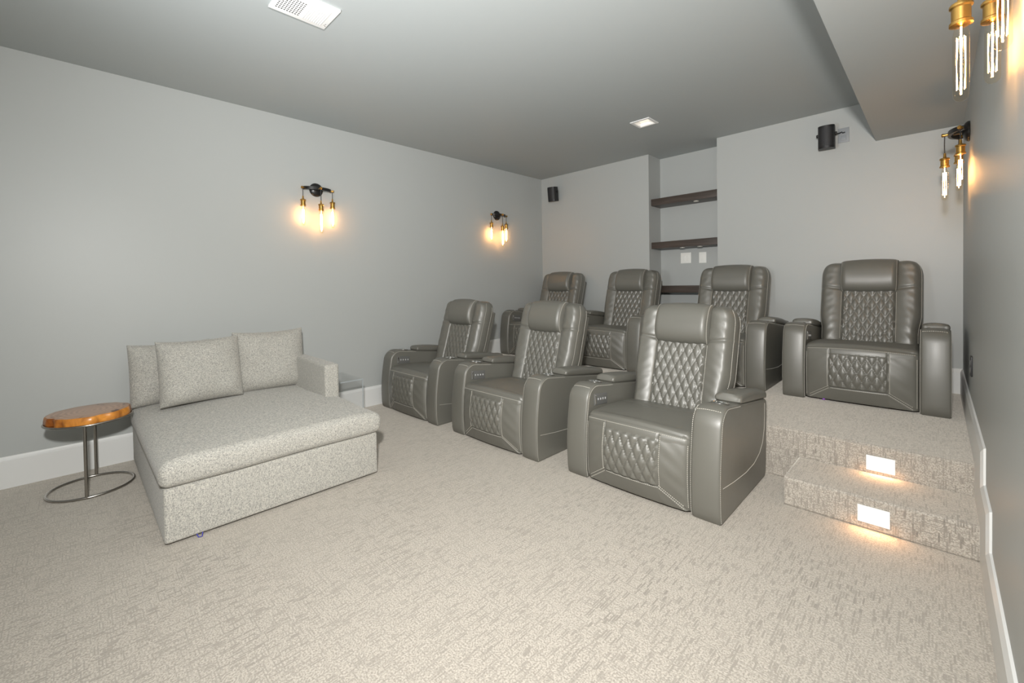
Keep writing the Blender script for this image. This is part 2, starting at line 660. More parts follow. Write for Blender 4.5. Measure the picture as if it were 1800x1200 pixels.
struct(MB().box(-T, 0, YF - T, 0, 0, H).build('wall_left', 'wall', sharp=20))
struct(MB().box(W, W + T, YF - T, 0, 0, H).build('wall_right', 'wall', sharp=20))
struct(MB().box(0, W, YF - T, YF, 0, H).build('wall_front', 'wall', sharp=20))
wb = MB()
wb.box(-T, XN1, 0, ND + T, P, H)
wb.box(XN2, W + T, 0, ND + T, P, H)
wb.box(XN1, XN2, ND, ND + T, P, H)
struct(wb.build('wall_back', 'wall', sharp=20), 'grey back wall with a shelf niche')

# baseboards: flat face with a slim bevelled cap
TB, CAP = 0.016, 0.026


def baseboard(name, a, b, z0, z1, nrm):
    """a,b: wall-line end points; nrm: into the room"""
    a = Vector((*a, 0)); b = Vector((*b, 0)); n = Vector((*nrm, 0))
    sec = [(0, z0), (TB, z0), (TB, z1 - CAP), (TB - 0.004, z1 - CAP + 0.005), (0.005, z1 - 0.003), (0, z1)]
    v = []
    for p in (a, b):
        v += [tuple(p + n * d + Vector((0, 0, z))) for d, z in sec]
    k = len(sec)
    f = [(i, (i + 1) % k, k + (i + 1) % k, k + i) for i in range(k)] + [tuple(range(k)), tuple(range(k, 2 * k))]
    return struct(MB().add(v, f).build(name, 'trim', sharp=25))


baseboard('baseboard_left', (0, YF), (0, YU), 0, HB, (1, 0))
baseboard('baseboard_left', (0, YU), (0, 0), P, P + HB, (1, 0))
baseboard('baseboard_back', (0, 0), (XN1, 0), P, P + HB, (0, -1))
baseboard('baseboard_back', (XN2, 0), (W, 0), P, P + HB, (0, -1))
baseboard('baseboard_back', (XN1, ND), (XN2, ND), P, P + HB, (0, -1))
# stepped skirting on the right wall
KA, KB = -2.315, -2.62
outer = [(YF, HB), (KB, HB), (KB, S + HB), (KA, S + HB), (KA, P + HB), (0, P + HB)]
c_ = 0.028
inner = [(YF, HB - c_), (KB + c_, HB - c_), (KB + c_, S + HB - c_), (KA + c_, S + HB - c_), (KA + c_, P + HB - c_), (0, P + HB - c_)]
bb = MB()
nO = len(outer)
v = [(W, y, z) for y, z in outer] + [(W - TB * 0.45, y + 0.004, z - 0.004) for y, z in outer] \
    + [(W - TB, y, z) for y, z in inner] + [(W - TB, y, 0.0) for y, z in inner]
f = []
for L_ in range(2):
    for i in range(nO - 1):
        f.append((L_ * nO + i, L_ * nO + i + 1, (L_ + 1) * nO + i + 1, (L_ + 1) * nO + i))
for i in range(nO - 1):
    if abs(inner[i][0] - inner[i + 1][0]) > 1e-6:
        f.append((2 * nO + i, 2 * nO + i + 1, 3 * nO + i + 1, 3 * nO + i))
bb.add(v, f)
struct(bb.build('baseboard_right', 'trim', sharp=12), 'white skirting stepping up along the right wall')


# ================================================================== RECLINER
HWC = 0.475           # half width
AW = 0.152            # arm width
SX = HWC - AW         # half seat width


def rnd(e, r):
    t = np.clip(e / r, 0, 1)
    return np.sqrt(np.clip(1 - (1 - t) ** 2, 0, 1))


def quilt(x, z, w, h, amp):
    """diamond tufting: puffed lozenges between stitched valleys"""
    a = np.abs(np.sin(PI * (x / w + z / h)))
    b = np.abs(np.sin(PI * (x / w - z / h)))
    return amp * (np.minimum(a, b) ** 0.45 * 0.85 + 0.25 * (a * b) ** 0.5)


# ---- backrest, in its own leaning frame (x across, q up the back, d out of the front)
TILT = math.radians(17.0)
BO = np.array([0.0, 0.620, 0.375])
UPV = np.array([0, math.sin(TILT), math.cos(TILT)])
NRV = np.array([0, -math.cos(TILT), math.sin(TILT)])
BL, BT = 0.720, 0.085
BHW = 0.313


def back_hw(q):
    q = np.asarray(q, float)
    t = np.clip((q - (BL - 0.13)) / 0.13, 0, 1)
    k = np.clip((q - 0.10) / 0.16, 0, 1)
    hw = BHW + 0.018 * k * k * (3 - 2 * k)
    return hw - 0.075 * (1 - np.sqrt(np.clip(1 - t ** 2, 0, 1)))


QX = 0.165            # quilt half width
PQ0, PQ1 = 0.445, 0.713   # pillow span up the back


def back_d(x, q):
    x = np.asarray(x, float); q = np.asarray(q, float)
    hw = back_hw(q)
    d = BT * rnd(hw - np.abs(x), 0.055) * rnd(BL - q, 0.06)
    ax = np.abs(x)
    s = np.clip((ax - QX) / (hw - QX + 1e-6), 0, 1)
    inb = (ax > QX)
    d += np.where(inb, 0.030 * np.sin(PI * s) ** 0.8 * rnd(BL - q, 0.08), 0)
    # pull wrinkles on the bolsters and a crease level with the pillow's lower edge
    wr = np.sin(47 * q + 38 * ax + 1.3 + 2.2 * np.sin(9 * q)) * np.sin(17 * q - 24 * ax + 1.1 * np.sin(31 * q)) * 0.0020 + np.sin(90 * q + 60 * ax) * 0.0008
    d += np.where(inb, wr * np.sin(PI * s), 0)
    d -= np.where(inb, 0.012 * np.exp(-((q - 0.463 - 0.02 * s) / 0.012) ** 2) * (1 - 0.5 * s), 0)
    # quilted centre
    inq = (ax < QX) & (q < PQ0 + 0.02)
    edge = rnd(QX - ax, 0.012)
    d += np.where(inq, quilt(x, q + 0.02, 0.0550, 0.118, 0.0135) * edge, 0)
    # seams
    d -= 0.009 * np.exp(-((ax - QX) / 0.005) ** 2)
    return d


def back_pt(x, q, lift=0.0):
    d = back_d(x, q) + lift
    return BO + np.outer(np.atleast_1d(q), UPV) + np.outer(np.atleast_1d(d), NRV) + np.outer(np.atleast_1d(x), np.array([1, 0, 0]))


def grid_faces(nu, nv, off=0):
    return [(off + j * nu + i, off + j * nu + i + 1, off + (j + 1) * nu + i + 1, off + (j + 1) * nu + i)
            for j in range(nv - 1) for i in range(nu - 1)]


def make_back():
    u = np.linspace(-1, 1, 141)
    # finer samples where the rim turns
    u = np.sign(u) * (1 - (1 - np.abs(u)) ** 1.25)
    t = np.linspace(0, 1, 131)
    t = 1 - (1 - t) ** 1.15
    q = t * BL
    Q, U = np.meshgrid(q, u, indexing='ij')
    X = U * back_hw(Q)
    x = X.ravel(); qq = Q.ravel()
    pts = back_pt(x, qq)
    nu, nv = len(u), len(q)
    mb = MB()
    # boundary loop -> rim and back skin
    loop = list(range(nu)) + [j * nu + nu - 1 for j in range(1, nv)] + [(nv - 1) * nu + i for i in range(nu - 2, -1, -1)] + [j * nu for j in range(nv - 2, 0, -1)]
    back = []
    cx = np.array([0, 0.5 * BL])
    for k in loop:
        p = BO + x[k] * 0.985 * np.array([1, 0, 0]) + (qq[k] * 0.985 + 0.004) * UPV - 0.035 * NRV
        back.append(p)
    v = list(pts) + back
    f = grid_faces(nu, nv)
    n0 = len(pts)
    for i, k in enumerate(loop):
        i2 = (i + 1) % len(loop)
        f.append((k, loop[i2], n0 + i2, n0 + i))
    f.append(tuple(n0 + i for i in range(len(loop))))
    return mb.add(v, f)


def pillow_half(s):
    # pillow gets narrower towards its lower edge
    return 0.186 - 0.016 * np.exp(-s * 9)


def make_pillow():
    ns, nx = 44, 44
    s = np.linspace(0, 1, ns)
    uu = np.linspace(-1, 1, nx)
    uu = np.sign(uu) * (1 - (1 - np.abs(uu)) ** 1.5)
    v = []
    for a in s:
        # section curve: starts under the roll, swells forward, rolls over the top
        ang = a * PI * 1.12 - 0.12
        cq, rq = (PQ0 + PQ1) / 2, (PQ1 - PQ0) / 2
        q0 = cq - rq * math.cos(min(ang, PI * 1.0)) if ang > 0 else PQ0
        base = 0.078
        bul = 0.090 * max(0.0, math.sin(max(ang, 0) if ang < PI else PI)) ** 0.82
        if ang > PI:
            q0 = PQ1 + 0.0; bul = -0.6 * (ang - PI) * 0.2
        for b in uu:
            hw = float(pillow_half(a))
            e = float(rnd((1 - abs(b)) * hw, 0.042))
            x = b * hw
            dd = base * (0.75 + 0.25 * e) - (0.03 if ang > PI else 0) * 1 + bul * (0.52 + 0.48 * e)
            qd = q0 + 0.012 * (1 - b * b) * (1 if a > 0.5 else -0.6)
            v.append(BO + x * np.array([1, 0, 0]) + qd * UPV + dd * NRV)
    mb = MB()
    f = grid_faces(nx, ns)
    n0 = len(v)
    # ends run back into the cushion
    bk = []
    for j in range(ns):
        for side in (0, nx - 1):
            p = v[j * nx + side]
            bk.append(BO + p[0] * np.array([1, 0, 0]) + np.dot(p - BO, UPV) * UPV + 0.02 * NRV)
    for j in range(ns - 1):
        f.append((j * nx, (j + 1) * nx, n0 + 2 * (j + 1), n0 + 2 * j))
        f.append(((j + 1) * nx + nx - 1, j * nx + nx - 1, n0 + 2 * j + 1, n0 + 2 * (j + 1) + 1))
    pts = np.array(v)
    return mb.add(list(v) + bk, f), pts.reshape(ns, nx, 3)


# ---- seat: one skin from the foot of the front panel, over the lip, to the back
SZ0, SZ1 = 0.020, 0.435
FQ0, FQ1 = 0.125, 0.400     # front quilt span
LIPR = 0.058


def seat_bulge(x):
    return 0.054 * (1 - (np.abs(x) / SX) ** 2)


def seat_pt(x, p, lift=0.0):
    """p in metres along the profile: 0..SZ1-LIPR front, then lip, then top"""
    x = np.atleast_1d(np.asarray(x, float)); p = np.atleast_1d(np.asarray(p, float))
    x, p = np.broadcast_arrays(x, p)
    ax = np.abs(x)
    hf = SZ1 - LIPR - SZ0
    la = LIPR * PI / 2
    y = np.zeros_like(x); z = np.zeros_like(x); ny = np.zeros_like(x); nz = np.zeros_like(x)
    a = p < hf
    z[a] = SZ0 + p[a]; ny[a] = -1
    b = (p >= hf) & (p < hf + la)
    th = (p[b] - hf) / LIPR
    y[b] = LIPR * (1 - np.cos(th)); z[b] = SZ1 - LIPR + LIPR * np.sin(th)
    ny[b] = -np.cos(th); nz[b] = np.sin(th)
    c = p >= hf + la
    t = p[c] - hf - la
    y[c] = LIPR + t; z[c] = SZ1 - 0.028 * np.clip(t / 0.5, 0, 1); nz[c] = 1
    front = np.clip((hf + la - p) / (hf + la), 0, 1)
    # swelling
    d = seat_bulge(x) * np.where(a, 0.3 + 0.7 * np.sin(PI / 2 * np.clip(1.4 * p / hf, 0, 1)), np.where(b, np.cos(np.clip((p - hf) / LIPR, 0, PI / 2)), 0))
    zz = np.clip((p) / hf, 0, 1)
    d += np.where(a, 0.022 * np.sin(PI * np.clip(zz, 0, 1)) ** 0.8 * rnd(SX - ax, 0.1), 0)
    tt = np.clip((p - hf - la) / 0.5, 0, 1)
    d += np.where(c, 0.022 * np.sin(PI * np.clip(tt * 0.9 + 0.05, 0, 1)) * rnd(SX - ax, 0.16), 0)
    d -= np.where(c, 0.006 * np.exp(-((tt - 0.62) / 0.03) ** 2), 0)
    # rolled side edges
    d -= 0.03 * (1 - rnd(SX - ax, 0.032)) 
    # quilted panel
    zf = SZ0 + p
    inq = a & (ax < QX) & (zf > FQ0) & (zf < FQ1)
    ed = rnd(QX - ax, 0.012) * rnd(zf - FQ0, 0.012) * rnd(FQ1 - zf, 0.012)
    d += np.where(inq, quilt(x, zf - FQ0, 0.0550, 0.118, 0.0135) * ed, 0)
    # seams: panel frame, mitres, lip
    g = np.zeros_like(x)
    inz = (zf > FQ0 - 0.01) & (p < hf + 0.02)
    g = np.maximum(g, np.where(inz, np.exp(-((ax - QX) / 0.005) ** 2), 0))
    g = np.maximum(g, np.where(ax < QX + 0.005, np.exp(-((zf - FQ0) / 0.005) ** 2), 0) * a)
    k = (FQ0 - SZ0) / (SX - 0.012 - QX)
    dist = (zf - (FQ0 - (ax - QX) * k)) / math.sqrt(1 + k * k)
    g = np.maximum(g, np.where((ax > QX) & a, np.exp(-(dist / 0.006) ** 2), 0))
    g = np.maximum(g, np.exp(-((p - hf - 0.035) / 0.005) ** 2))
    d -= 0.007 * g
    # pull wrinkles beside the panel
    wr = 0.0015 * np.sin(70 * zf + 45 * ax) * np.sin(24 * ax + 9 * zf)
    d += np.where((ax > QX) & a, wr, 0)
    d = d + lift
    return np.stack([x, y + ny * d, z + nz * d], -1)


SEATLEN = (SZ1 - LIPR - SZ0) + LIPR * PI / 2 + 0.58


def make_seat():
    u = np.linspace(-1, 1, 127)
    u = np.sign(u) * (1 - (1 - np.abs(u)) ** 1.2)
    hf = SZ1 - LIPR - SZ0
    p = np.concatenate([np.linspace(0, hf, 84)[:-1], np.linspace(hf, hf + LIPR * PI / 2, 16)[:-1], np.linspace(hf + LIPR * PI / 2, SEATLEN, 40)])
    Pp, U = np.meshgrid(p, u, indexing='ij')
    pts = seat_pt((U * SX).ravel(), Pp.ravel())
    nu, nv = len(u), len(p)
    f = grid_faces(nu, nv)
    v = list(pts)
    n0 = len(v)
    # side skins: each rim drops to a flat side
    for side, i0 in ((-1, 0), (1, nu - 1)):
        base = len(v)
        for j in range(nv):
            q = pts[j * nu + i0]
            v.append((q[0], max(q[1], 0.06) if p[j] < hf else q[1], min(q[2], SZ1 - 0.08) if p[j] >= hf else q[2]))
        for j in range(nv - 1):
            a_, b_, c_2, d_ = j * nu + i0, (j + 1) * nu + i0, base + j + 1, base + j
            f.append((a_, b_, c_2, d_))
    # underside of the front
    base = len(v)
    for i in range(nu):
        q = pts[i]
        v.append((q[0], 0.10, q[2]))
    for i in range(nu - 1):
        f.append((i, i + 1, base + i + 1, base + i))
    return MB().add(v, f)


# ---- arms
def arm_profile():
    pts = [(0.012, 0.0), (0.0, 0.012)]
    for z in np.linspace(0.05, 0.44, 12):
        pts.append((-0.004 + 0.03 * (z / 0.5) ** 2 - 0.012 * math.sin(PI * z / 0.5), z))
    r = 0.105
    c = (0.022 + r, 0.472)
    for a in np.linspace(0.08, 1, 12):
        th = PI - a * (PI / 2 + 0.14)
        pts.append((c[0] + r * math.cos(th), c[1] + r * 1.0 * math.sin(th)))
    y0, z0 = pts[-1]
    for t in np.linspace(0.1, 1, 12):
        pts.append((y0 + (0.815 - y0) * t, z0 + (0.487 - z0) * t))
    pts += [(0.826, 0.478), (0.83, 0.465), (0.826, 0.30), (0.815, 0.10), (0.80, 0.03), (0.785, 0.006), (0.77, 0.0)]
    return pts


ARMP = arm_profile()


def arm_top(y):
    y0, z0 = [q for q in ARMP if q[1] > 0.55][-1] if False else (0.135, 0.575)
    best = None
    for a, b in zip(ARMP[:-1], ARMP[1:]):
        if a[0] <= y <= b[0] and a[1] > 0.45:
            t = (y - a[0]) / (b[0] - a[0] + 1e-9)
            return a[1] + t * (b[1] - a[1])
    return 0.5


def make_arm(x0, x1):
    return MB().rext(ARMP, x0, x1, 0.014, 4, 6, crown=0.010,
                     wts=[1 if (y < 0.2 and z > 0.02) else 0.25 for y, z in ARMP])


def make_pad(x0, x1):
    n = 15
    y0, y1 = 0.335, 0.84
    prof = []
    th = 0.05

    def topc(t):
        return th * (0.86 + 0.2 * math.sin(PI * min(t * 1.15, 1)))
    prof.append((y0 + 0.012, arm_top(y0) + 0.001))
    prof.append((y0 + 0.002, arm_top(y0) + 0.012))
    prof.append((y0 + 0.004, arm_top(y0) + 0.030))
    for k in range(n + 1):
        t = k / n
        y = y0 + 0.018 + (y1 - y0 - 0.03) * t
        prof.append((y, arm_top(min(y, 0.81)) + topc(t) * (0.92 if k == 0 else 1)))
    prof.append((y1 - 0.002, arm_top(0.81) + 0.03))
    prof.append((y1, arm_top(0.81) + 0.014))
    prof.append((y1 - 0.01, arm_top(0.81) + 0.001))
    return MB().rext(prof, x0, x1, 0.017, 5, 8, crown=0.012, wts=[1 if 3 <= i < len(prof) - 3 else 0.3 for i in range(len(prof))])


# ---- stitching
class Stitch:
    def __init__(s):
        s.mb = MB()

    def path(s, pts, nrm, dash=0.0065, gap=0.004, w=0.0021, h=0.0019):
        pts = np.array(pts, float)
        nrm = np.array(nrm, float)
        seg = np.linalg.norm(np.diff(pts, axis=0), axis=1)
        cum = np.concatenate([[0], np.cumsum(seg)])
        Ltot = cum[-1]
        t = 0.0

        def at(arr, d):
            return np.array([np.interp(d, cum, arr[:, k]) for k in range(3)])
        while t + dash < Ltot:
            a, b = at(pts, t), at(pts, t + dash)
            n = at(nrm, t + dash / 2)
            n /= np.linalg.norm(n) + 1e-9
            d = b - a
            d /= np.linalg.norm(d) + 1e-9
            sd = np.cross(d, n)
            v = []
            for e, off in ((a, -0.0006), (b, -0.0006)):
                v += [e + sd * w + n * off, e + n * h, e - sd * w + n * off]
            s.mb.add(v, [(0, 1, 2), (5, 4, 3), (0, 3, 4, 1), (1, 4, 5, 2), (2, 5, 3, 0)])
            t += dash + gap


def surf_path(fn, xs, ps):
    pts = fn(np.array(xs), np.array(ps))
    e = 1e-3
    px = fn(np.array(xs) + e, np.array(ps)); pp = fn(np.array(xs), np.array(ps) + e)
    n = np.cross(px - pts, pp - pts)
    n /= np.linalg.norm(n, axis=1)[:, None] + 1e-12
    return pts, n


def make_stitching(pil):
    st = Stitch()
    hf = SZ1 - LIPR - SZ0
    # backrest seams
    q = np.linspace(0.03, PQ0, 80)
    for sgn in (-1, 1):
        for off in (0.010,):
            p, n = surf_path(back_pt, np.full(80, sgn * (QX + off)), q)
            st.path(p, n)
        # outer edge of the bolster
        q2 = np.linspace(0.03, BL - 0.03, 120)
        p, n = surf_path(back_pt, sgn * (back_hw(q2) - 0.010), q2)
        st.path(p, n)
        q3 = np.linspace(0.03, BL - 0.05, 120)
        base = BO + np.outer(q3, UPV) + np.outer(sgn * back_hw(q3) * 0.995, [1, 0, 0]) - 0.018 * NRV
        st.path(base, np.tile([sgn, 0, 0], (120, 1)))
    # pillow ends
    ns, nx, _ = pil.shape
    for i in (3, nx - 4):
        line = pil[3:, i]
        nn = np.gradient(line, axis=0)
        nr = np.cross(np.array([1.0, 0, 0]), nn)
        nr /= np.linalg.norm(nr, axis=1)[:, None] + 1e-9
        if np.mean(nr @ NRV) < 0:
            nr = -nr
        st.path(line, nr)
    # seat lip
    xs = np.linspace(-SX + 0.02, SX - 0.02, 90)
    p, n = surf_path(seat_pt, xs, np.full(90, hf + 0.022)); st.path(p, n)
    # panel frame
    pz = np.linspace(FQ0 - SZ0, hf + 0.015, 60)
    for sgn in (-1, 1):
        p, n = surf_path(seat_pt, np.full(60, sgn * (QX + 0.010)), pz); st.path(p, n)
        # mitres: two rows
        k = (FQ0 - SZ0) / (SX - 0.012 - QX)
        for o in (-0.009, 0.009):
            xx = np.linspace(QX + 0.004, SX - 0.03, 60)
            zz = FQ0 - (xx - QX) * k + o
            pp = np.clip(zz - SZ0, 0.004, None)
            p, n = surf_path(seat_pt, sgn * xx, pp); st.path(p, n)
        pe = np.linspace(0.02, hf, 60)
        p, n = surf_path(seat_pt, np.full(60, sgn * (SX - 0.012)), pe); st.path(p, n)
    xs = np.linspace(-QX, QX, 60)
    p, n = surf_path(seat_pt, xs, np.full(60, FQ0 - SZ0 - 0.009)); st.path(p, n)
    # arms: rim seams up the front and over, cross seam before the cup holder, curved side seam
    ap = np.array(ARMP)
    strip = np.array([q_ for q_ in ARMP if (q_[0] < 0.34 and q_[1] > 0.0)])
    for sgn in (-1, 1):
        xo, xi = sgn * HWC, sgn * SX
        for x, ins in ((xo - sgn * 0.002, 0.008), (xi + sgn * 0.002, 0.008)):
            tang = np.gradient(strip, axis=0)
            nr = np.stack([-tang[:, 1], tang[:, 0]], 1)
            nr /= np.linalg.norm(nr, axis=1)[:, None]
            pr = strip - nr * ins
            side = np.sign(x) if abs(x) > 0.4 else -np.sign(x)
            pts = np.stack([np.full(len(pr), x), pr[:, 0], pr[:, 1]], 1)
            nn = np.stack([np.full(len(pr), side * 0.8), nr[:, 0] * 0.6, nr[:, 1] * 0.6], 1)
            st.path(pts, nn)
        # cross seam on the waterfall
        xa, xb = min(xo, xi) + 0.012, max(xo, xi) - 0.012
        xs = np.linspace(xa, xb, 20)
        t = (xs - (xo + xi) / 2) / (AW / 2)
        yz = strip[np.argmin(np.abs(strip[:, 0] - 0.075) + 10 * (strip[:, 1] < 0.5))]
        nrm = np.array([0, -0.6, 0.8])
        pts = np.stack([xs, np.full(20, yz[0]), np.full(20, yz[1])], 1) + np.outer(0.0102 * (1 - t ** 2), nrm)
        st.path(pts, np.tile(nrm, (20, 1)))
        # side panel seam (outer face)
        cur = [(0.03, 0.185), (0.2, 0.165), (0.4, 0.15), (0.55, 0.155), (0.66, 0.185), (0.73, 0.235), (0.765, 0.31), (0.775, 0.40), (0.778, 0.475)]
        cur = np.array(cur)
        tt = np.linspace(0, len(cur) - 1, 60)
        yy = np.interp(tt, np.arange(len(cur)), cur[:, 0]); zz = np.interp(tt, np.arange(len(cur)), cur[:, 1])
        pts = np.stack([np.full(60, xo), yy, zz], 1)
        st.path(pts, np.tile([sgn, 0, 0], (60, 1)))
    return st.mb


def make_recliner(label, loc):
    root = thing('recliner', label, 'recliner', loc, 0, 'grey leather recliners')
    make_seat().build('seat', 'leather', root, 60)
    make_back().build('backrest', 'leather', root, 60)
    pm, pil = make_pillow()
    pm.build('headrest_pillow', 'leather', root, 60)
    # rear shell
    sh = MB().rbox(-0.312, 0.312, -0.094, -0.042, -0.12, 0.625, 0.014, 3, 1)
    Ms = Matrix(((1, 0, 0, BO[0]), (0, -NRV[1], UPV[1], BO[1]), (0, -NRV[2], UPV[2], BO[2]), (0, 0, 0, 1)))
    # local y -> minus front normal so the shell sits behind
    sh.v = [(x, -y, z) for x, y, z in sh.v]
    sh.xform(Ms)
    sh.build('back_shell', 'leather', root, 40)
    for sgn in (-1, 1):
        x0, x1 = (SX + 0.003, HWC) if sgn > 0 else (-HWC, -SX - 0.003)
        make_arm(x0, x1).build('armrest', 'leather', root, 40)
        pd = make_pad(x0 + 0.001, x1 - 0.001).build('armrest_pad', 'leather', root, 40)
        # chrome cup holder set into the arm's top
        cx, cyy = (x0 + x1) / 2, 0.215
        sl = math.atan2(arm_top(0.26) - arm_top(0.17), 0.09)
        Mc = Matrix.Translation((cx, cyy, arm_top(cyy) + 0.0085)) @ Matrix.Rotation(sl, 4, 'X')
        ring = MB().lathe([(0.040, -0.006), (0.047, -0.004), (0.048, 0.001), (0.044, 0.004), (0.039, 0.002), (0.037, -0.004), (0.036, -0.006)], 32, Mc, False, False)
        co = ring.build('cup_holder', 'chrome', root, 50)
        co['label'] = 'chrome cup holder rim'
        MB().lathe([(0.0, -0.002), (0.038, -0.002)], 32, Mc, False, False).build('cup_well', 'black', co, None)
        tabs = MB()
        for k in range(4):
            a = k * PI / 2 + PI / 4
            tabs.rbox(0.020, 0.036, -0.008, 0.008, -0.003, 0.004, 0.002, 2, 1)
            tabs.v[-0:] = tabs.v[-0:]
            nn = len(tabs.v) // (k + 1)
            R_ = Mc @ Matrix.Rotation(a, 4, 'Z')
            for i in range(k * nn, (k + 1) * nn):
                tabs.v[i] = tuple(R_ @ Vector(tabs.v[i]))
        tabs.build('cup_grip', 'chrome', co, 40)
    # control panel on the inner face of the arm at the viewer's left
    xf = -SX - 0.003
    fr = MB().rbox(xf - 0.004, xf + 0.004, 0.093, 0.243, 0.448, 0.522, 0.003, 2, 1)
    sk = lambda p: (p[0], p[1], p[2] - 0.10 * (p[1] - 0.093))
    fr.v = [sk(p) for p in fr.v]
    fo = fr.build('control_panel', 'panel', root, 40)
    b_ = MB().rbox(xf + 0.002, xf + 0.0075, 0.100, 0.112, 0.455, 0.515, 0.002, 2, 1)
    b_.v = [sk(p) for p in b_.v]
    b_.build('bar_switch', 'chrome', fo, 40)
    for k in range(4):
        yc = 0.134 + 0.028 * k
        b_ = MB().rbox(xf + 0.003, xf + 0.0065, yc - 0.006, yc + 0.006, 0.479, 0.493, 0.002, 2, 1)
        b_.v = [sk(p) for p in b_.v]
        b_.build('button', 'icon', fo, 40)
    # underframe and footrest bar
    fr = MB().box(-SX + 0.01, SX - 0.01, 0.10, 0.78, 0.012, 0.30)
    fr.box(-0.30, 0.30, 0.56, 0.74, 0.2, 0.38)
    fr.build('underframe', 'dark', root, 30)
    bar = MB().tube([(-0.16, 0.028, 0.022), (0.22, 0.028, 0.022)], 0.008, 8)
    bo = bar.build('footrest_bar', 'steel', root, 40)
    bo['label'] = 'metal bar below the footrest'
    for sgn in (-1, 1):
        for yy in (0.10, 0.72):
            MB().lathe([(0.022, 0.0), (0.024, 0.004), (0.02, 0.02)], 12, Matrix.Translation((sgn * 0.26, yy, 0)), True, True).build('foot', 'black', root, 40)
    s = make_stitching(pil).build('stitching', 'thread', root, 30)
    s['kind'] = 'stuff'
    s['label'] = 'pale contrast stitching'
    for ch in list(root.children):
        for q in [ch] + list(ch.children):
            q.data.transform(Matrix.Diagonal((1.045, 1.03, 1.03, 1)))
    return root


YR1, YR2 = -2.765, -0.965
first = make_recliner('grey leather recliner in the front row, at its right end beside the carpeted steps', (3.05, YR1, 0))
dup(first, (1.815, YR1 - 0.03, 0), 'grey leather recliner in the middle of the three-seat front row on the main floor')
dup(first, (0.610, YR1 - 0.04, 0), 'grey leather recliner in the front row, at its left end by the left wall')
d = dup(first, (3.922, YR2, P), 'grey leather recliner on the platform nearest the right wall, above the step lights')
dup(first, (2.80, YR2 + 0.015, P), 'grey leather recliner on the platform in front of the niche, second from the right wall')
dup(first, (1.63, YR2 + 0.01, P), 'grey leather recliner on the platform, second from the left wall, under the tall wall section')
dup(first, (0.52, YR2 + 0.01, P), 'grey leather recliner on the platform in the back left corner, under the small speaker')
led = MB().lathe([(0.002, 0.0), (0.008, 0.002), (0.008, 0.010), (0.002, 0.012)], 12, Matrix.Translation((-0.215, 0.015, 0.008))).build('power_led', 'purple', d, 40)
led['label'] = 'small purple light under the footrest'

# ================================================================== DAYBED
DY0, DY1, DX1 = -4.81, -3.665, 1.62
db = thing('daybed', 'wide grey tweed daybed with one arm, against the left wall', 'daybed', (0.0, 0.0, 0.0))
MB().rbox(0.05, DX1, DY0, DY1, 0.012, 0.288, 0.014, 3, 3).build('base', 'tweed', db, 40)
MB().box(0.10, DX1 - 0.05, DY0 + 0.05, DY1 - 0.05, 0.0, 0.02).build('plinth', 'dark', db, 30)


def cush(x, y, z):
    u = (x - 0.85) / 0.8
    v = (y - (DY0 + DY1) / 2) / 0.575
    k = max(0, 1 - u * u) * max(0, 1 - v * v)
    if z > 0.36:
        z += 0.030 * k ** 0.6 + 0.004 * math.sin(9 * x + 2) * math.sin(7 * y)
        z -= 0.012 * max(0, (abs(v) - 0.86) / 0.14) * (1 if u > 0.5 else 0.4)
    # slightly bellied sides
    b = math.sin(PI * min(max((z - 0.287) / 0.15, 0), 1)) * 0.012
    if u > 0.93:
        x += b + 0.006 * math.sin(8 * y)
    if v > 0.93 and x > 1.1:
        y += b
    if v < -0.93:
        y -= b
    return (x, y, z)


sc_ = MB()
# cushion notched round the arm: seat part plus the wider front part
sc_.rbox(0.16, DX1 + 0.015, DY0 - 0.008, DY1 + 0.012, 0.289, 0.432, 0.036, 5, 24, cush)
sc_.build('seat_cushion', 'tweed', db, 60)


def armd(x, y, z):
    return (x, y, z + 0.006 * math.sin(PI * min(max((x - 0.05) / 1.0, 0), 1)))


MB().rbox(0.05, 1.045, DY1 - 0.112, DY1 - 0.002, 0.28, 0.69, 0.022, 4, 6, armd).build('arm', 'tweed', db, 40)
MB().rbox(0.03, 0.17, DY0 + 0.01, DY1 - 0.11, 0.28, 0.69, 0.022, 4, 4).build('backrest', 'tweed', db, 40)
for y in (DY0 + 0.12, DY1 - 0.12):
    for x in (0.15, DX1 - 0.15):
        MB().lathe([(0.02, 0.0), (0.022, 0.014)], 10, Matrix.Translation((x, y, 0))).build('foot', 'black', db, 40)
tg = MB().tube([(DX1 + 0.001, -4.68, 0.018), (DX1 + 0.012, -4.675, 0.004), (DX1 + 0.014, -4.66, 0.003), (DX1 + 0.001, -4.655, 0.018)], 0.0028, 6)
t_ = tg.build('tag', 'bluetag', db, 40)
t_['label'] = 'tiny blue tag at the lower front edge'


